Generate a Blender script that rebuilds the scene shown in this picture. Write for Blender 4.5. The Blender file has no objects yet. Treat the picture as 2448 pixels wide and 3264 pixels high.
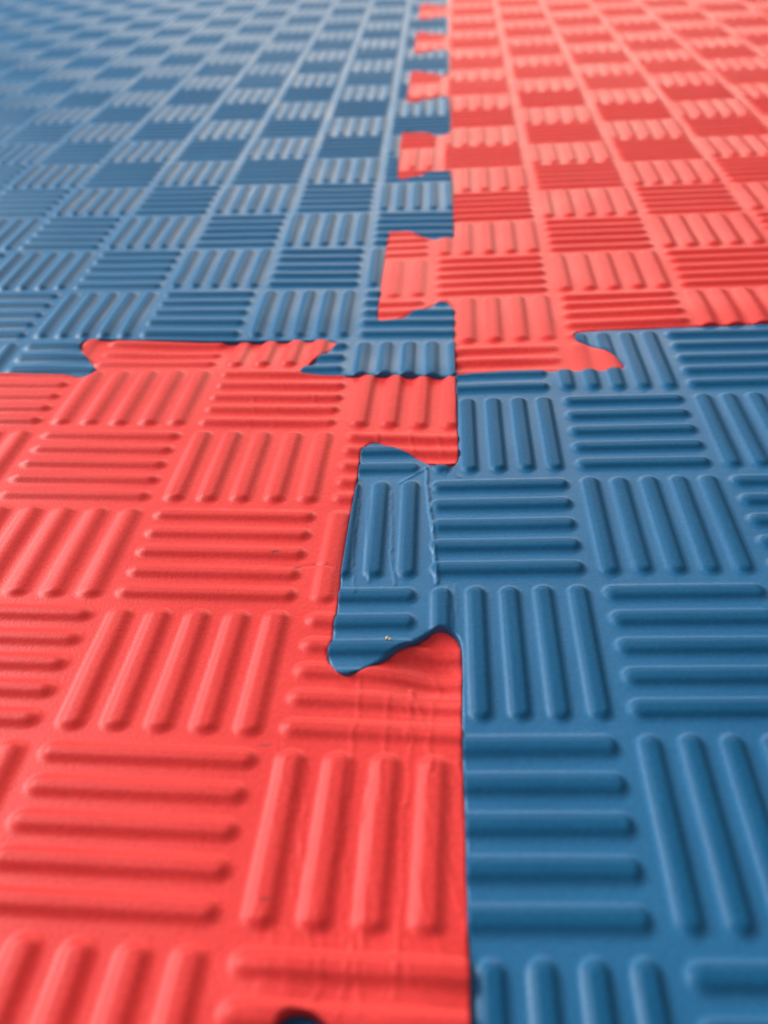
import bpy, math
import numpy as np
from mathutils import Matrix, Vector

rng = np.random.default_rng(7)
U = 0.032                      # metres per embossed square
scene = bpy.context.scene

# ------------------------------------------------------------------ camera
PITCH, ROLL, CAMH = 0.665627, -0.050347, 3.52197
cp, sp, cr, sr = math.cos(PITCH), math.sin(PITCH), math.cos(ROLL), math.sin(ROLL)
R0, D0, FW = Vector((1, 0, 0)), Vector((0, -sp, -cp)), Vector((0, cp, -sp))
rx, dn = cr * R0 - sr * D0, sr * R0 + cr * D0
cam = bpy.data.cameras.new('camera')
camo = bpy.data.objects.new('camera', cam)
scene.collection.objects.link(camo)
m = Matrix.Identity(4)
for k in range(3):
    m[k][0], m[k][1], m[k][2] = rx[k], -dn[k], -FW[k]
m[2][3] = CAMH * U
camo.matrix_world = m
cam.sensor_fit = 'VERTICAL'
cam.sensor_height = 4.87
cam.sensor_width = 3.65
cam.lens = 2750.0 / 3264.0 * 4.87
cam.clip_start = 0.005
cam.clip_end = 60
cam.dof.use_dof = True
cam.dof.focus_distance = 5.6 * U
cam.dof.aperture_fstop = 1.85
scene.camera = camo

# ------------------------------------------------------------------ light
world = bpy.data.worlds.new('World')
scene.world = world
world.use_nodes = True
bg = world.node_tree.nodes['Background']
bg.inputs[0].default_value = (0.74, 0.74, 0.70, 1)
bg.inputs[1].default_value = 0.50

def area(name, loc, target, sx, sy, power, col):
    l = bpy.data.lights.new(name, 'AREA')
    l.shape = 'RECTANGLE'; l.size = sx; l.size_y = sy
    l.energy = power; l.color = col
    o = bpy.data.objects.new(name, l)
    scene.collection.objects.link(o)
    o.location = loc
    d = Vector(target) - Vector(loc)
    o.rotation_euler = d.to_track_quat('-Z', 'Y').to_euler()
    return o
area('window_light_ahead', (0.45, 4.3, 1.45), (0.05, 0.3, 0), 3.0, 1.3, 60, (1.0, 0.90, 0.73))
area('window_light_side', (-1.7, 1.15, 1.15), (-.1, 0.35, 0), 1.5, 1.3, 82, (0.93, 1.0, 0.96))

scene.view_settings.view_transform = 'Standard'
scene.view_settings.look = 'None'
scene.view_settings.exposure = 0.0
scene.view_settings.gamma = 1.0
scene.view_settings.use_curve_mapping = False

# ------------------------------------------------------------------ materials
def new_mat(name):
    mt = bpy.data.materials.new(name); mt.use_nodes = True
    nt = mt.node_tree; nt.nodes.clear()
    out = nt.nodes.new('ShaderNodeOutputMaterial')
    b = nt.nodes.new('ShaderNodeBsdfPrincipled')
    nt.links.new(b.outputs[0], out.inputs[0])
    return mt, nt, b

def foam_material(name, col, col2, rough, stains=(), spec=0.24, barval=0.92, barspec=0.8):
    mt, nt, b = new_mat(name)
    N, L = nt.nodes, nt.links
    tc = N.new('ShaderNodeTexCoord')
    mp = N.new('ShaderNodeMapping'); mp.inputs['Scale'].default_value = (1 / U,) * 3
    L.new(tc.outputs['Object'], mp.inputs[0])
    n1 = N.new('ShaderNodeTexNoise'); n1.inputs['Scale'].default_value = 1.3; n1.inputs['Detail'].default_value = 6
    L.new(mp.outputs[0], n1.inputs[0])
    n2 = N.new('ShaderNodeTexNoise'); n2.inputs['Scale'].default_value = 60; n2.inputs['Detail'].default_value = 3
    L.new(mp.outputs[0], n2.inputs[0])
    ad = N.new('ShaderNodeMath'); ad.operation = 'ADD'
    ml = N.new('ShaderNodeMath'); ml.operation = 'MULTIPLY'; ml.inputs[1].default_value = 0.35
    L.new(n2.outputs[0], ml.inputs[0]); L.new(n1.outputs[0], ad.inputs[0]); L.new(ml.outputs[0], ad.inputs[1])
    mr = N.new('ShaderNodeMapRange'); mr.inputs[1].default_value = 0.45; mr.inputs[2].default_value = 0.9
    L.new(ad.outputs[0], mr.inputs[0])
    mx = N.new('ShaderNodeMix'); mx.data_type = 'RGBA'
    mx.inputs[6].default_value = (*col, 1); mx.inputs[7].default_value = (*col2, 1)
    L.new(mr.outputs[0], mx.inputs[0])
    colout = mx.outputs[2]
    # small scuff marks with a place of their own on the foam
    for (x, y, a, bb, dk) in stains:
        sep = N.new('ShaderNodeVectorMath'); sep.operation = 'SUBTRACT'
        sep.inputs[1].default_value = (x, y, 0); L.new(mp.outputs[0], sep.inputs[0])
        sc = N.new('ShaderNodeVectorMath'); sc.operation = 'MULTIPLY'
        sc.inputs[1].default_value = (1 / a, 1 / bb, 0); L.new(sep.outputs[0], sc.inputs[0])
        nz = N.new('ShaderNodeVectorMath'); nz.operation = 'MULTIPLY_ADD'
        nz.inputs[1].default_value = (.9,) * 3
        n3 = N.new('ShaderNodeTexNoise'); n3.inputs['Scale'].default_value = 22
        L.new(mp.outputs[0], n3.inputs[0])
        L.new(n3.outputs[1], nz.inputs[0]); L.new(sc.outputs[0], nz.inputs[2])
        s2 = N.new('ShaderNodeVectorMath'); s2.operation = 'SUBTRACT'; s2.inputs[1].default_value = (.45, .45, .45)
        L.new(nz.outputs[0], s2.inputs[0])
        s3 = N.new('ShaderNodeVectorMath'); s3.operation = 'MULTIPLY'; s3.inputs[1].default_value = (1, 1, 0)
        L.new(s2.outputs[0], s3.inputs[0])
        ln = N.new('ShaderNodeVectorMath'); ln.operation = 'LENGTH'; L.new(s3.outputs[0], ln.inputs[0])
        r = N.new('ShaderNodeMapRange'); r.inputs[1].default_value = 1.0; r.inputs[2].default_value = 0.3
        r.inputs[3].default_value = 0; r.inputs[4].default_value = dk
        L.new(ln.outputs['Value'], r.inputs[0])
        m2 = N.new('ShaderNodeMix'); m2.data_type = 'RGBA'; m2.inputs[7].default_value = (.06, .055, .05, 1)
        L.new(r.outputs[0], m2.inputs[0]); L.new(colout, m2.inputs[6]); colout = m2.outputs[2]
    n5 = N.new('ShaderNodeTexNoise'); n5.inputs['Scale'].default_value = 34; n5.inputs['Detail'].default_value = 5; n5.inputs['Roughness'].default_value = .8
    L.new(mp.outputs[0], n5.inputs[0])
    gv = N.new('ShaderNodeMapRange'); gv.inputs[1].default_value = .3; gv.inputs[2].default_value = .7; gv.inputs[3].default_value = .86; gv.inputs[4].default_value = 1.14
    L.new(n5.outputs[0], gv.inputs[0])
    h5 = N.new('ShaderNodeHueSaturation'); L.new(colout, h5.inputs['Color']); L.new(gv.outputs[0], h5.inputs['Value']); colout = h5.outputs[0]
    # sparse specks of dust
    vo = N.new('ShaderNodeTexVoronoi'); vo.inputs['Scale'].default_value = 3.1; L.new(mp.outputs[0], vo.inputs[0])
    sr_ = N.new('ShaderNodeSeparateColor'); L.new(vo.outputs['Color'], sr_.inputs[0])
    rad = N.new('ShaderNodeMath'); rad.operation = 'MULTIPLY_ADD'; rad.inputs[1].default_value = .09; rad.inputs[2].default_value = -.055
    L.new(sr_.outputs[0], rad.inputs[0])
    lt = N.new('ShaderNodeMath'); lt.operation = 'LESS_THAN'; L.new(vo.outputs['Distance'], lt.inputs[0]); L.new(rad.outputs[0], lt.inputs[1])
    lm = N.new('ShaderNodeMath'); lm.operation = 'MULTIPLY'; lm.inputs[1].default_value = .45; L.new(lt.outputs[0], lm.inputs[0])
    m5 = N.new('ShaderNodeMix'); m5.data_type = 'RGBA'; m5.inputs[7].default_value = (.09, .08, .07, 1)
    L.new(lm.outputs[0], m5.inputs[0]); L.new(colout, m5.inputs[6]); colout = m5.outputs[2]
    # raised bars and their flanks get darker colour and less gloss than the ground
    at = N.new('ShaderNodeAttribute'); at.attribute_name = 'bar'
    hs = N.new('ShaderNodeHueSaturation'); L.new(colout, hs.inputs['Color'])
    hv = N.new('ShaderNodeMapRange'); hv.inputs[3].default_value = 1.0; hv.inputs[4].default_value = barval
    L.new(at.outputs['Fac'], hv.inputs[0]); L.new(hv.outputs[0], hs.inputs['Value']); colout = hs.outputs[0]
    L.new(colout, b.inputs['Base Color'])
    rr = N.new('ShaderNodeMapRange'); rr.inputs[1].default_value = 0.3; rr.inputs[2].default_value = 0.7
    rr.inputs[3].default_value = rough - .04; rr.inputs[4].default_value = rough + .06
    L.new(n1.outputs[0], rr.inputs[0]); ra = N.new('ShaderNodeMath'); ra.operation = 'MULTIPLY_ADD'; ra.inputs[1].default_value = .03
    L.new(at.outputs['Fac'], ra.inputs[0]); L.new(rr.outputs[0], ra.inputs[2]); L.new(ra.outputs[0], b.inputs['Roughness'])
    sv = N.new('ShaderNodeMapRange'); sv.inputs[3].default_value = spec; sv.inputs[4].default_value = spec * barspec
    L.new(at.outputs['Fac'], sv.inputs[0]); L.new(sv.outputs[0], b.inputs['Specular IOR Level'])
    bp = N.new('ShaderNodeBump'); bp.inputs['Strength'].default_value = 0.55; bp.inputs['Distance'].default_value = 0.0035 * U
    L.new(n2.outputs[0], bp.inputs['Height']); L.new(bp.outputs[0], b.inputs['Normal'])
    return mt

M_RED = foam_material('red_foam', (0.80, 0.040, 0.040), (0.88, 0.052, 0.050), 0.44,
    [(-.694, 4.111, .045, .014, .75), (-.552, 3.977, .03, .016, .7), (-.381, 3.971, .04, .010, .7),
     (-.649, 2.663, .05, .008, .6), (-.580, 1.860, .028, .007, .8)])
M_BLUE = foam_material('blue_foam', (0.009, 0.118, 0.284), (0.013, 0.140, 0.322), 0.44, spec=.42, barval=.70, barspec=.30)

# ------------------------------------------------------------------ seams, in square units
J = (0.64, 6.215)
def frame_curve(origin, d, sign, seq):
    """canonical dovetail teeth along a line: seq = centres, tooth leans to sign side"""
    d = np.array(d, float); d /= np.linalg.norm(d)
    n = np.array([-d[1], d[0]]) * sign
    half = [(-.92, 0), (-.87, .02), (-.80, .09), (-.81, .16), (-.89, .25), (-.95, .36), (-1.05, .47), (-1.13, .56), (-1.155, .64), (-1.13, .71), (-1.05, .73)]
    pts = []
    for c in seq:
        sc = 1 + rng.uniform(-.02, .02)
        for s, t in half: pts.append((c + s * sc, t))
        pts.append((c, .725))
        for s, t in reversed(half): pts.append((c - s * sc, t))
    return [tuple(np.array(origin) + d * s + n * t) for s, t in pts]

VF = [(0.68,6.72),(0.71,7.07),(0.75,7.47),(0.74,7.57),(0.67,7.645),(0.60,7.635),(0.53,7.575),(0.41,7.50),(0.31,7.41),(0.19,7.32),(0.12,7.295),(0.035,7.30),(0.025,7.38),(0.065,7.91),(0.11,8.47),(0.15,8.88),(0.20,9.47),(0.245,9.585),(0.33,9.59),(0.45,9.50),(0.55,9.41),(0.66,9.30),(0.75,9.255),(0.90,9.27),(0.93,9.40),(1.00,10.24),(1.07,11.09),(1.10,11.50),(1.06,11.66),(0.96,11.70),(0.83,11.62),(0.69,11.55),(0.56,11.43),(0.47,11.37),(0.385,11.42),(0.46,12.54),(0.54,13.50),(0.59,13.62),(0.70,13.60),(0.86,13.52),(1.04,13.38),(1.19,13.36),(1.28,13.46)]
VF += frame_curve((J[0], J[1]), (.0872, 1), 1, [10.32, 14.35, 18.3, 22.2, 26.1, 29.9])
VF += [(J[0] + .0872 * 32, J[1] + 32)]
VN = [(0.62,5.94),(0.585,5.49),(0.555,5.10),(0.54,5.02),(0.50,4.975),(0.44,4.965),(0.37,4.985),(0.30,5.045),(0.25,5.10),(0.19,5.15),(0.10,5.215),(0.04,5.28),(-0.02,5.32),(-0.065,5.325),(-0.105,5.295),(-0.135,5.24),(-0.15,5.17),(-0.165,4.96),(-0.185,4.77),(-0.205,4.60),(-0.22,4.48),(-0.28,3.90),(-0.285,3.79),(-0.30,3.58),(-0.315,3.49),(-0.32,3.40),(-0.33,3.32),(-0.348,3.265),(-0.345,3.21),(-0.32,3.14),(-0.28,3.09),(-0.24,3.072),(-0.20,3.09),(-0.12,3.14),(-0.04,3.19),(0.02,3.24),(0.11,3.30),(0.20,3.365),(0.24,3.395),(0.29,3.40),(0.34,3.38),(0.378,3.34),(0.39,3.27),(0.38,3.11),(0.345,2.81),(0.315,2.48),(0.30,2.23),(0.26,1.80),(0.235,1.40)]
VN += frame_curve((J[0] , J[1]), (-.0872, -1), -1, [5.99, 9.85, 13.75, 17.65, 21.55, 25.45, 29.3])
VN += [(J[0] - .0872 * 32, J[1] - 32)]
HL = [(0.50,6.215),(0.15,6.27),(-0.06,6.30),(-0.28,6.33),(-0.49,6.355),(-0.62,6.385),(-0.65,6.42),(-0.62,6.49),(-0.54,6.60),(-0.46,6.72),(-0.40,6.81),(-0.34,6.875),(-0.325,6.915),(-0.35,6.96),(-0.40,6.99),(-0.55,7.01),(-1.07,7.06),(-1.22,7.07),(-2.14,7.19),(-2.49,7.24),(-2.61,7.25),(-2.67,7.20),(-2.66,7.11),(-2.62,7.02),(-2.55,6.89),(-2.47,6.77),(-2.40,6.65),(-2.41,6.58),(-2.46,6.545),(-2.55,6.56),(-2.64,6.59),(-3.24,6.66)]
HL += frame_curve((J[0], J[1]), (-1, .125), -1, [6.15, 10.05, 13.95, 17.85, 21.75, 25.65, 29.5])
HL += [(J[0] - 32, J[1] + 4.0)]
HR = [(0.78,6.235),(1.11,6.24),(1.42,6.22),(1.61,6.21),(1.80,6.205),(2.00,6.215),(2.035,6.25),(2.035,6.31),(2.02,6.40),(1.98,6.50),(1.90,6.59),(1.83,6.65),(1.76,6.73),(1.73,6.81),(1.745,6.88),(1.80,6.915),(1.96,6.92),(2.30,6.915),(2.57,6.91),(3.46,6.89),(3.98,6.885),(4.06,6.85),(4.06,6.77),(3.97,6.65),(3.86,6.52),(3.76,6.41),(3.72,6.31),(3.74,6.22),(3.82,6.195)]
HR += frame_curve((J[0], J[1] + .03), (1, -.012), 1, [6.2, 10.1, 14.0, 17.9, 21.8, 25.7, 29.6])
HR += [(J[0] + 32, J[1] - .35)]

def smooth(pts, it=2):
    p = np.array([J] + list(pts), float)
    for _ in range(it):
        a, b = p[:-1], p[1:]
        q = np.empty((2 * len(a), 2))
        q[0::2] = a * .75 + b * .25; q[1::2] = a * .25 + b * .75
        p = np.vstack([p[:1], q, p[-1:]])
    return p
cVF, cVN, cHL, cHR = smooth(VF), smooth(VN), smooth(HL), smooth(HR)
FAR_L = np.array([(J[0] + .0872 * 32 - 32, J[1] + 36.0)])
FAR_R = np.array([(J[0] + .0872 * 32 + 32, J[1] + 31.6)])
NEAR_L = np.array([(J[0] - .0872 * 32 - 32, J[1] - 28.0)])
NEAR_R = np.array([(J[0] - .0872 * 32 + 32, J[1] - 32.4)])
POLY = {'TL': np.vstack([cVF, FAR_L, cHL[::-1][:-1]]),
        'TR': np.vstack([cHR, FAR_R, cVF[::-1][:-1]]),
        'BL': np.vstack([cHL, NEAR_L, cVN[::-1][:-1]]),
        'BR': np.vstack([cVN, NEAR_R, cHR[::-1][:-1]])}

def signed_dist(P, poly):
    A, B = poly, np.roll(poly, -1, 0)
    E = B - A
    out = np.empty(len(P))
    EE = (E ** 2).sum(1) + 1e-12
    for k in range(0, len(P), 20000):
        Q = P[k:k + 20000]
        lo, hi = Q.min(0) - 1.2, Q.max(0) + 1.2
        sel = (np.maximum(A, B) > lo).all(1) & (np.minimum(A, B) < hi).all(1)
        a, e, ee = A[sel], E[sel], EE[sel]
        if len(a):
            d2 = np.full(len(Q), 9.)
            for i in range(len(a)):
                w = Q - a[i]
                t = np.clip((w @ e[i]) / ee[i], 0, 1)
                d2 = np.minimum(d2, ((w - t[:, None] * e[i]) ** 2).sum(1))
        else:
            d2 = np.full(len(Q), 9.)
        ys = (A[:, 1] > Q[:, 1].max()) == (B[:, 1] > Q[:, 1].max())
        c1 = ~(((A[:, 1] > hi[1]) & (B[:, 1] > hi[1])) | ((A[:, 1] < lo[1]) & (B[:, 1] < lo[1])))
        ins = np.zeros(len(Q), bool)
        for i in np.where(c1)[0]:
            ay, by = A[i, 1], B[i, 1]
            if ay == by: continue
            cond = (ay > Q[:, 1]) != (by > Q[:, 1])
            xi = A[i, 0] + (Q[:, 1] - ay) * (B[i, 0] - A[i, 0]) / (by - ay)
            ins ^= cond & (Q[:, 0] < xi)
        out[k:k + 20000] = np.sqrt(d2) * np.where(ins, 1, -1)
    return out

# pattern placement of each mat: homography from (column,row) of squares to the floor plane
HOM = {'TL': [0.99776, 0.0872, -2.10197, -0.09582, 1.08638, 8.26165, 0.00017, -0.00021],
       'TR': [1.18, 0.10192, 1.72564, -0.03887, 1.00327, 7.73926, 0.00011, 0.00041],
       'BL': [1.16587, 0.11046, -1.45696, -0.12415, 0.95001, 5.63915, -7e-05, 0.00104],
       'BR': [1.00565, 0.08874, 1.39976, -0.05509, 1.06977, 5.86919, -0.00016, -0.00037]}
HPAR = {'TL': 1, 'TR': 1, 'BL': 0, 'BR': 1}     # parity of the squares whose bars run left to right
# gentle lifts and dips of the foam: x, y, radius x, radius y, height
BUMPS = {'TL': [(-1.8, 7.5, 1.4, .35, .02), (0.2, 6.3, .5, .25, .03), (-2.8, 6.9, .35, .3, .012)],
         'TR': [(1.3, 6.25, .8, .25, -.012), (3.0, 7.2, 1.2, .3, .02)],
         'BL': [(0.27, 3.12, .24, .30, -.085), (-1.6, 7.0, .9, .30, -.045), (-0.3, 5.3, .12, .5, .012), (.45, 5.6, .3, .5, -.015),
                (-.52, 1.5, .2, .14, .02), (.05, 1.5, .25, .25, .02)],
         'BR': [(-.25, .9, .5, .55, -.10), (-.2, 3.1, .3, .25, .012), (1.2, 6.15, .8, .3, .012), (-.2, 5.2, .2, .2, .0)]}

BH = 0.028
def height(u, v, par):
    i, j = np.floor(u), np.floor(v)
    a, b = u - i, v - j
    isH = (((i + j).astype(np.int64)) % 2) == par
    along, across = np.where(isH, a, b), np.where(isH, b, a)
    k = np.clip(np.round((across - .105) / .1975), 0, 4)
    # every bar differs a touch from the next
    h1 = np.sin(i * 12.9898 + j * 78.233 + k * 37.719) * 43758.5453; h1 = h1 - np.floor(h1)
    h2 = np.sin(i * 39.346 + j * 11.135 + k * 83.155) * 23421.631; h2 = h2 - np.floor(h2)
    cen = .105 + .1975 * k + (h1 - .5) * .006
    hl = .45 - .05 + (h2 - .5) * .010
    du = np.maximum(np.abs(along - .5) - hl, 0)
    d = np.sqrt(du ** 2 + (across - cen) ** 2)
    q = np.clip((d - .022) / (.078 - .022), 0, 1)   # flat-topped bar with rounded shoulders and a soft foot
    dome = 1 - .18 * np.clip(d / .05, 0, 1) ** 2
    return BH * (1 + (h1 - .5) * .10) * dome * (1 - q * q * (3 - 2 * q))

def vnoise(x, y, s, seed):
    x, y = x * s, y * s
    i, j = np.floor(x), np.floor(y); f, g = x - i, y - j
    f, g = f * f * (3 - 2 * f), g * g * (3 - 2 * g)
    def h(a, b):
        t = np.sin(a * 127.1 + b * 311.7 + seed * 17.17) * 43758.5453
        return t - np.floor(t)
    return (h(i, j) * (1 - f) + h(i + 1, j) * f) * (1 - g) + (h(i, j + 1) * (1 - f) + h(i + 1, j + 1) * f) * g - .5

# pressed-in crease lines: polyline, half width, height, wobble
def polyd(X, Y, pl):
    d = np.full(X.shape, 9.)
    for (x0, y0), (x1, y1) in zip(pl[:-1], pl[1:]):
        ex, ey = x1 - x0, y1 - y0
        t = np.clip(((X - x0) * ex + (Y - y0) * ey) / (ex * ex + ey * ey), 0, 1)
        d = np.minimum(d, np.hypot(X - x0 - t * ex, Y - y0 - t * ey))
    return d
CREASE = {}
WORN = {'TR': [(1.75, 6.45, .45, .5, .7), (.3, 8.4, .5, 1.3, .4)], 'BL': [(-.28, 3.95, .12, .8, .4), (.1, 2.9, .4, .35, .45), (-2.5, 7.0, .2, .3, .5)],
        'BR': [(.1, 4.9, .3, .15, .3), (1.3, 6.3, .6, .2, .25), (1.9, 6.7, .3, .25, .4)]}

def surf(X, Y, u, v, key):
    z = height(u, v, HPAR[key])
    for (x, y, ax, ay, k) in WORN.get(key, []):          # bars pressed flat by handling
        z = z * (1 - k * np.exp(-((X - x) / ax) ** 2 - ((Y - y) / ay) ** 2))
    for (x, y, ax, ay, h) in BUMPS[key]:
        z = z + h * np.exp(-((X - x) / ax) ** 2 - ((Y - y) / ay) ** 2)
    z = z + .010 * vnoise(X, Y, .7, 3) + .0035 * vnoise(X, Y, 3.1, 5)
    near = (X > -3) & (X < 4) & (Y > .5) & (Y < 8.5)
    if near.any():
        Xn, Yn = X[near], Y[near]; dz = np.zeros(Xn.shape)
        for pl, w, h in CREASE.get(key, []):
            xs = [p[0] for p in pl]; ys = [p[1] for p in pl]
            s = (Xn > min(xs) - .15) & (Xn < max(xs) + .15) & (Yn > min(ys) - .15) & (Yn < max(ys) + .15)
            if s.any():
                wob = .009 * vnoise(Xn[s], Yn[s], 26, 9) + .02 * vnoise(Xn[s], Yn[s], 4, 8)
                d = polyd(Xn[s] + wob, Yn[s] + wob * .7, pl)
                dz[s] += h * np.exp(-(d / w) ** 2)
        z[near] += dz
    return z

# creases of the red tab beside the blue one, and of the blue tab itself
cl = []
for k in range(15):
    y0 = 3.2 - k * .09 + rng.uniform(-.04, .04)
    x0 = rng.uniform(.02, .3)
    L = rng.uniform(.12, .32)
    cl.append(([(x0, y0), (x0 + .03 + rng.uniform(-.02, .03), y0 - L * .5), (x0 + .04 + rng.uniform(-.03, .03), y0 - L)], .008, rng.uniform(.0025, .0048)))
for x0, ya, yb in [(-.17, 3.05, 2.35), (-.02, 2.95, 2.3), (.10, 3.0, 2.3), (.2, 2.95, 2.4), (-.14, 2.4, 1.4), (.02, 2.3, 1.45), (-.33, 1.62, 1.35), (-.22, 1.66, 1.38)]:
    pl = []; n = 7
    for t in range(n):
        pl.append((x0 + rng.uniform(-.014, .014) - .01 * t, ya + (yb - ya) * t / (n - 1)))
    cl.append((pl, .009, .0042))
for k in range(16):                                # fine wrinkles left of the tab hole
    x0, y0 = rng.uniform(-.62, -.42), rng.uniform(1.6, 2.75)
    cl.append(([(x0, y0), (x0 + .03, y0 - .07), (x0 + .02, y0 - .17)], .008, .0022))
for k in range(22):
    x0, y0 = rng.uniform(-.5, .2), rng.uniform(1.65, 2.35)
    cl.append(([(x0, y0), (x0 + rng.uniform(-.01, .03), y0 - .1), (x0 + rng.uniform(-.02, .04), y0 - .22)], .008, rng.uniform(.0015, .0034)))
for k in range(10):
    x0, y0 = rng.uniform(-1.15, -.35), rng.uniform(5.3, 6.1)
    cl.append(([(x0, y0), (x0 - .02, y0 - .1), (x0 + .03, y0 - .2)], .008, .002))
cl += [([(-1.0, 6.05), (-.98, 5.8), (-.99, 5.6)], .008, .0022), ([(-.8, 6.0), (-.78, 5.75), (-.83, 5.55)], .008, .002),
       ([(-.43, 5.7), (-.2, 5.62), (-.1, 5.5)], .010, .003),
       ([(-.44, 4.0), (-.40, 3.98), (-.36, 3.975), (-.33, 3.95)], .008, -.006), ([(-.75, 3.985), (-.44, 3.99)], .006, -.004),
       ([(-.02, 5.45), (-.02, 5.30)], .01, .006), ([(.22, 5.45), (.24, 5.15)], .01, .005), ([(.43, 5.45), (.44, 5.1)], .01, .004)]
CREASE['BL'] = cl
cb = [([(.315, 4.97), (.305, 4.75), (.31, 4.5), (.30, 4.2), (.305, 4.0), (.30, 3.78)], .010, .012),
      ([(.06, 4.70), (.05, 4.4), (.04, 4.1), (.045, 3.78)], .008, .007),
      ([(-.10, 4.65), (-.11, 4.4), (-.12, 4.1), (-.11, 3.82)], .008, .005),
      ([(-.16, 4.62), (-.19, 4.3), (-.205, 4.0), (-.205, 3.7)], .006, .006),
      ([(.31, 4.96), (.2, 4.87), (.12, 4.80)], .010, .006), ([(.46, 4.95), (.43, 4.87)], .008, .004),
      ([(.35, 3.75), (.36, 3.5), (.35, 3.40)], .006, .004), ([(.40, 3.75), (.385, 3.5)], .006, .004),
      ([(.505, 4.96), (.50, 4.88), (.53, 4.83)], .007, .005)]
CREASE['BR'] = cb
CREASE['TR'] = [([(.72, 6.26), (.71, 6.36)], .01, .004), ([(.9, 6.26), (.885, 6.36)], .01, .004), ([(2.6, 6.93), (2.59, 7.05)], .01, .004)]

def grid_lines(lo, hi, zones, coarse):
    """zones: (from, to, per cell); others coarse"""
    out = []
    for c in range(int(math.floor(lo)), int(math.ceil(hi))):
        n = coarse
        for a, b, k in zones:
            if a <= c < b: n = k
        out.append(c + np.arange(n) / n)
    return np.concatenate(out + [[math.ceil(hi)]])

def make_mesh(name, co, tri_verts, loops_start, mat, normals=None, parent=None, bar=None):
    me = bpy.data.meshes.new(name)
    me.vertices.add(len(co)); me.vertices.foreach_set('co', (co * U).astype(np.float32).ravel())
    me.loops.add(len(tri_verts)); me.loops.foreach_set('vertex_index', tri_verts.astype(np.int32))
    me.polygons.add(len(loops_start)); me.polygons.foreach_set('loop_start', loops_start.astype(np.int32))
    me.update(calc_edges=True)
    me.polygons.foreach_set('use_smooth', np.ones(len(loops_start), bool))
    me.materials.append(mat)
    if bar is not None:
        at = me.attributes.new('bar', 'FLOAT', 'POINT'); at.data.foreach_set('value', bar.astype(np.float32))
    if normals is not None:
        me.normals_split_custom_set_from_vertices(normals.astype(np.float32))
    o = bpy.data.objects.new(name, me)
    scene.collection.objects.link(o)
    if parent: o.parent = parent
    return o

SIDE = {'TL': ('V', 'H'), 'TR': (), 'BL': (), 'BR': ()}
def tab_ids(X, Y, key):
    """0 = body of the mat, >0 = number of the interlocking tab"""
    sV = (Y - J[1]) ; tV = -(X - (J[0] + .0872 * sV))          # t>0: left of the straight seam line
    ids = np.zeros(len(X), int)
    up = key[0] == 'T'
    left = key[1] == 'L'
    if up: cR = np.array([8.45, 12.50, 16.53, 20.56, 24.5, 28.4, 32.3, 36.1])
    else: cR = np.array([4.2, .265, -3.63, -7.5, -11.4, -15.3, -19.2, -23.1])
    # right-hand mats own the teeth at cR, left-hand mats own those in between
    cen = cR if not left else np.concatenate([[cR[0] + (-1.98 if up else 1.98)], (cR[:-1] + cR[1:]) / 2, [cR[-1] * 2 - (cR[-2] + cR[-1]) / 2]])
    inV = (tV > 0.0) if not left else (tV < .715)
    k = np.abs(Y[:, None] - cen[None]).argmin(1)
    ids = np.where(inV, 1 + k, 0)
    # horizontal seam
    if left:
        base = J[1] + .125 * (J[0] - X); c0 = np.array([-1.5, -5.46, -9.33, -13.2, -17.1, -21.0, -24.8, -28.6])
    else:
        base = J[1] + .0 * X; c0 = np.array([2.90, 6.84, 10.74, 14.64, 18.54, 22.44, 26.34, 30.24])
    tH = Y - base
    tipdepth = .70
    if up:      # upper mats: fingers hang down between the lower mats' teeth
        inH = tH < tipdepth
        cc = np.concatenate([[c0[0] + (1.95 if left else -1.95)], (c0[:-1] + c0[1:]) / 2, [c0[-1] + (-1.95 if left else 1.95)]])
    else:
        inH = tH > 0.0
        cc = c0
    k = np.abs(X[:, None] - cc[None]).argmin(1)
    ids = np.where(inH & ~inV, 50 + k, ids)
    if key == 'TL': ids = np.where(inH & inV, 50, ids)
    if key == 'TL': ids = np.where(ids == 1, 50, ids)
    return ids

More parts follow.
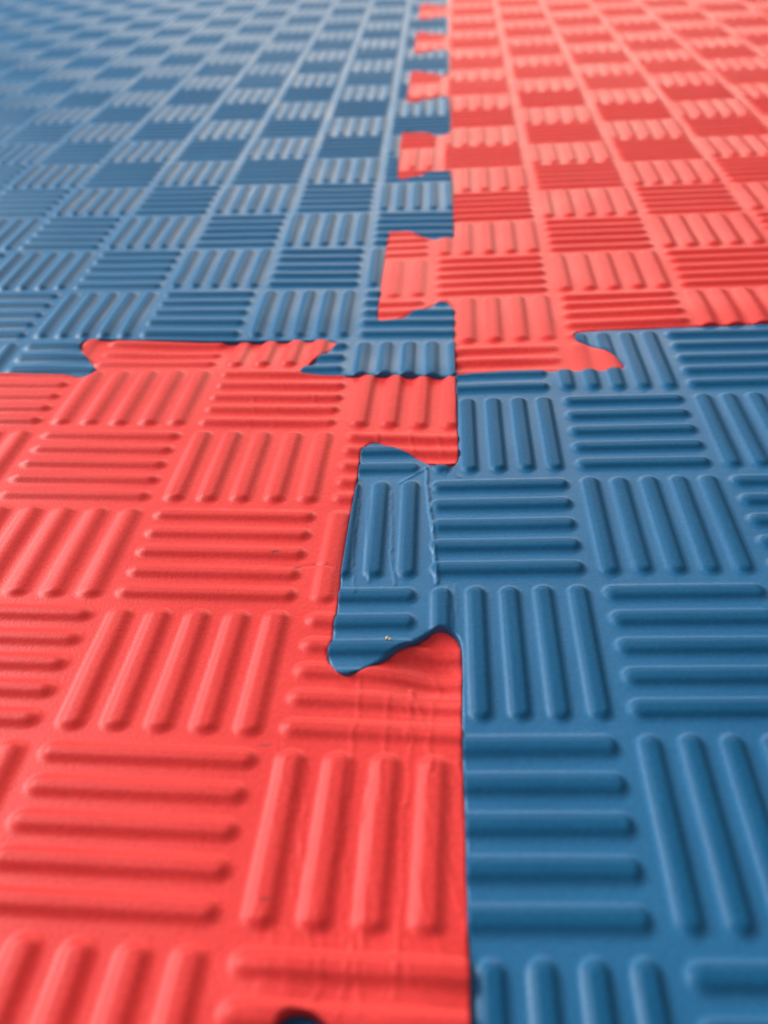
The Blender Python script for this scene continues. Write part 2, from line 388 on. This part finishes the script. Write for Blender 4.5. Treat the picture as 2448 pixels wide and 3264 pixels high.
def build_mat(key, mat, label, zu, zv):
    H = HOM[key]
    M = np.array([[H[0], H[1], H[2]], [H[3], H[4], H[5]], [H[6], H[7], 1]])
    Mi = np.linalg.inv(M)
    poly = POLY[key]
    q = np.c_[poly, np.ones(len(poly))] @ Mi.T; q = q[:, :2] / q[:, 2:]
    lu = grid_lines(q[:, 0].min() - .1, q[:, 0].max() + .1, zu, 10)
    lv = grid_lines(q[:, 1].min() - .1, q[:, 1].max() + .1, zv, 10)
    nu, nv = len(lu), len(lv)
    UU, VV = np.meshgrid(lu, lv)                     # rows = v
    u, v = UU.ravel(), VV.ravel()
    w = M[2, 0] * u + M[2, 1] * v + 1
    X = (M[0, 0] * u + M[0, 1] * v + M[0, 2]) / w
    Y = (M[1, 0] * u + M[1, 1] * v + M[1, 2]) / w
    # signed distance, exact only where needed (coarse test per square first)
    cu, cv = np.floor(u).astype(int), np.floor(v).astype(int)
    i0, j0 = cu.min(), cv.min(); ni, nj = cu.max() - i0 + 1, cv.max() - j0 + 1
    gi, gj = np.meshgrid(np.arange(ni) + i0 + .5, np.arange(nj) + j0 + .5)
    ww = M[2, 0] * gi + M[2, 1] * gj + 1
    gx = (M[0, 0] * gi + M[0, 1] * gj + M[0, 2]) / ww; gy = (M[1, 0] * gi + M[1, 1] * gj + M[1, 2]) / ww
    gd = signed_dist(np.c_[gx.ravel(), gy.ravel()], poly).reshape(nj, ni)
    cd = gd[cv - j0, cu - i0]
    D = np.where(cd > 0, 9., -9.)
    need = np.abs(cd) < 1.0
    idx = np.where(need)[0]
    order = idx[np.lexsort((cu[idx], cv[idx]))]
    D[order] = signed_dist(np.c_[X[order], Y[order]], poly)
    GAP = .0015
    D = D - GAP
    Z = surf(X, Y, u, v, key)
    r = .006
    dd = np.clip(D, 0, r)
    Z = Z - (r - np.sqrt(np.maximum(r * r - (r - dd) ** 2, 0)))
    ins = (D >= 0).reshape(nv, nu)
    a = np.arange(nv * nu).reshape(nv, nu)
    q4 = np.stack([a[:-1, :-1], a[:-1, 1:], a[1:, 1:], a[1:, :-1]], -1).reshape(-1, 4)
    cnt = (D[q4] >= 0).sum(1)
    full = q4[cnt == 4]
    part = q4[(cnt > 0) & (cnt < 4)]
    newv = []; cache = {}; polys = []; walls = []
    base_n = nv * nu
    def cut(p, s):
        k = (p, s) if p < s else (s, p)
        if k in cache: return cache[k]
        t = D[p] / (D[p] - D[s])
        uu, vv = u[p] + (u[s] - u[p]) * t, v[p] + (v[s] - v[p]) * t
        wq = M[2, 0] * uu + M[2, 1] * vv + 1
        newv.append(((M[0, 0] * uu + M[0, 1] * vv + M[0, 2]) / wq, (M[1, 0] * uu + M[1, 1] * vv + M[1, 2]) / wq, uu, vv))
        cache[k] = base_n + len(newv) - 1
        return cache[k]
    for f in part:
        out = []; cuts = []
        for n in range(4):
            p, s = int(f[n]), int(f[(n + 1) % 4])
            if D[p] >= 0: out.append(p)
            if (D[p] >= 0) != (D[s] >= 0):
                c = cut(p, s); out.append(c)
                cuts.append((c, D[p] >= 0))
        if len(out) >= 3: polys.append(out)
        if len(cuts) == 2:
            # leaving point -> entering point runs along the cut edge
            c_out = [c for c, lv_ in cuts if lv_][0]; c_in = [c for c, lv_ in cuts if not lv_][0]
            walls.append((c_out, c_in))
    nw = np.array(newv)
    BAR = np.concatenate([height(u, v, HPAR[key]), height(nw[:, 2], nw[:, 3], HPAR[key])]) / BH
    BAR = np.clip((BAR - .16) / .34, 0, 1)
    zc = surf(nw[:, 0], nw[:, 1], nw[:, 2], nw[:, 3], key) - r
    X = np.concatenate([X, nw[:, 0]]); Y = np.concatenate([Y, nw[:, 1]]); Z = np.concatenate([Z, zc])
    co = np.stack([X, Y, Z], 1)
    # vertex normals of the whole sheet, shared by body and tabs
    Nn = np.zeros_like(co)
    fn = np.cross(co[full[:, 2]] - co[full[:, 0]], co[full[:, 3]] - co[full[:, 1]])
    for k in range(4):
        for c in range(3):
            Nn[:, c] += np.bincount(full[:, k], fn[:, c], len(co))
    for f in polys:
        n = np.cross(co[f[1]] - co[f[0]], co[f[2]] - co[f[0]])
        if len(f) > 3: n = n + np.cross(co[f[2]] - co[f[0]], co[f[3]] - co[f[0]])
        Nn[f] += n
    Nn /= np.linalg.norm(Nn, axis=1, keepdims=True) + 1e-20
    root = bpy.data.objects.new('foam_mat', None)
    scene.collection.objects.link(root)
    root.empty_display_size = .02
    root.location = (0, 0, 0)
    root['label'] = label; root['category'] = 'floor mat'; root['group'] = 'foam puzzle mats'
    cenf = co[full].mean(1) if len(full) < 1 else (co[full[:, 0]] + co[full[:, 2]]) / 2
    idf = tab_ids(cenf[:, 0], cenf[:, 1], key)
    cp_ = np.array([co[f].mean(0) for f in polys]); idp = tab_ids(cp_[:, 0], cp_[:, 1], key)
    cw = np.array([(co[a_] + co[b_]) / 2 for a_, b_ in walls]); idw = tab_ids(cw[:, 0], cw[:, 1], key)
    for k in np.unique(np.concatenate([idf, idp])):        # slivers stay with the body
        if (idf == k).sum() < 150:
            idf[idf == k] = 0; idp[idp == k] = 0; idw[idw == k] = 0
    allids = np.unique(np.concatenate([idf, idp]))
    depth = [0.0, -.03, -.15, -.35, -.60]
    for tid in allids:
        F = full[idf == tid]
        PL = [polys[k] for k in np.where(idp == tid)[0]]
        WL = [walls[k] for k in np.where(idw == tid)[0]]
        loops = [F.ravel()]; starts = [np.arange(len(F)) * 4]
        pos = F.size
        pl_l = []
        st = []
        for f in PL:
            st.append(pos); pl_l += f; pos += len(f)
        topl = np.concatenate([F.ravel(), np.array(pl_l, int)])
        used, inv = np.unique(topl, return_inverse=True)
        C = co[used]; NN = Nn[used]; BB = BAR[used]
        starts = np.concatenate([np.arange(len(F)) * 4, np.array(st, int)])
        loops = inv
        # cut sides, straight down to the floor
        if WL:
            W = np.array(WL)
            wv, wi = np.unique(W.ravel(), return_inverse=True); wi = wi.reshape(-1, 2)
            pts = co[wv]
            nrm = np.zeros_like(pts)
            e = pts[wi[:, 1]] - pts[wi[:, 0]]
            en = np.stack([e[:, 1], -e[:, 0], np.zeros(len(e))], 1)
            np.add.at(nrm, wi[:, 0], en); np.add.at(nrm, wi[:, 1], en)
            nrm /= np.linalg.norm(nrm, axis=1, keepdims=True) + 1e-12
            nl = len(wv); lay = []
            zb = pts[:, 2] * 0
            for d in depth:
                L_ = pts.copy()
                if d < 0:
                    L_[:, 2] = pts[:, 2] + d if d > -.5 else -.61
                    L_[:, :2] -= nrm[:, :2] * (.004 * vnoise(pts[:, 0], pts[:, 1], 6, 2)[:, None])
                lay.append(L_)
            off = len(C)
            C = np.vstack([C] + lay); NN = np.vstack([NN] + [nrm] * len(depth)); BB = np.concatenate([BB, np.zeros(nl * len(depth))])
            wf = []
            for k in range(len(depth) - 1):
                A_ = off + k * nl
                wf.append(np.stack([wi[:, 1] + A_, wi[:, 0] + A_, wi[:, 0] + A_ + nl, wi[:, 1] + A_ + nl], 1))
            wf = np.vstack(wf)
            starts = np.concatenate([starts, len(loops) + np.arange(len(wf)) * 4])
            loops = np.concatenate([loops, wf.ravel()])
        nm = 'mat_body' if tid == 0 else 'interlocking_tab'
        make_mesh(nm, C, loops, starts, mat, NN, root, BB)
    return root

Q = 72
build_mat('TL', M_BLUE, 'far blue foam puzzle mat on the left, beyond the red mat with its hooked tab', [(-3, 5, 44), (-12, -3, 26)], [(-3, 3, 50), (3, 8, 40), (8, 26, 26)])
build_mat('TR', M_RED, 'far red foam puzzle mat on the right, beyond the blue mat', [(-2, 3, 44), (3, 10, 26)], [(-2, 3, 50), (3, 8, 40), (8, 26, 26)])
build_mat('BL', M_RED, 'near red foam puzzle mat on the left, with creased edge by the seam', [(-2, 0, 50), (0, 2, 96), (2, 3, 50)], [(-5, -1, 84), (-1, 2, 60)])
build_mat('BR', M_BLUE, 'near blue foam puzzle mat on the right, bearing a tan crumb on its tab', [(-3, -2, 50), (-2, 0, 110), (0, 1, 64), (1, 3, 50)], [(-6, -3, 64), (-3, 0, 100), (0, 2, 50)])

# ------------------------------------------------------------------ floor under the mats
def floor():
    mt, nt, b = new_mat('concrete')
    n = nt.nodes.new('ShaderNodeTexNoise'); n.inputs['Scale'].default_value = 9; n.inputs['Detail'].default_value = 8
    tc = nt.nodes.new('ShaderNodeTexCoord'); nt.links.new(tc.outputs['Object'], n.inputs[0])
    r = nt.nodes.new('ShaderNodeValToRGB')
    r.color_ramp.elements[0].color = (.11, .105, .10, 1); r.color_ramp.elements[1].color = (.2, .195, .185, 1)
    nt.links.new(n.outputs[0], r.inputs[0]); nt.links.new(r.outputs[0], b.inputs['Base Color'])
    b.inputs['Roughness'].default_value = .8
    z = -.615
    co = np.array([(-130, -130, z), (130, -130, z), (130, 130, z), (-130, 130, z)], float)
    o = make_mesh('floor', co, np.array([0, 1, 2, 3]), np.array([0]), mt)
    o['kind'] = 'structure'
floor()

# ------------------------------------------------------------------ crumb lying on the blue tab
def crumb():
    mt, nt, b = new_mat('tan_crumb')
    b.inputs['Base Color'].default_value = (.60, .46, .30, 1); b.inputs['Roughness'].default_value = .7
    import bmesh
    bm = bmesh.new()
    for (ox, oy, oz, s) in [(0, 0, 0, 1), (.016, -.010, .002, .8)]:
        res = bmesh.ops.create_icosphere(bm, subdivisions=2, radius=1)
        for vv in res['verts']:
            p = vv.co
            k = 1 + .18 * math.sin(p.x * 5 + oy * 90) * math.cos(p.y * 4 + 1)
            vv.co = Vector((p.x * .010 * s * k + ox, p.y * .012 * s * k + oy, p.z * .008 * s + oz)) * U
    me = bpy.data.meshes.new('crumb'); bm.to_mesh(me); bm.free()
    for p in me.polygons: p.use_smooth = True
    me.materials.append(mt)
    o = bpy.data.objects.new('crumb', me); scene.collection.objects.link(o)
    o.location = (-.018 * U, 3.327 * U, .022 * U)
    o['label'] = 'tiny tan crumb lying on the near blue tab'; o['category'] = 'crumb'
crumb()
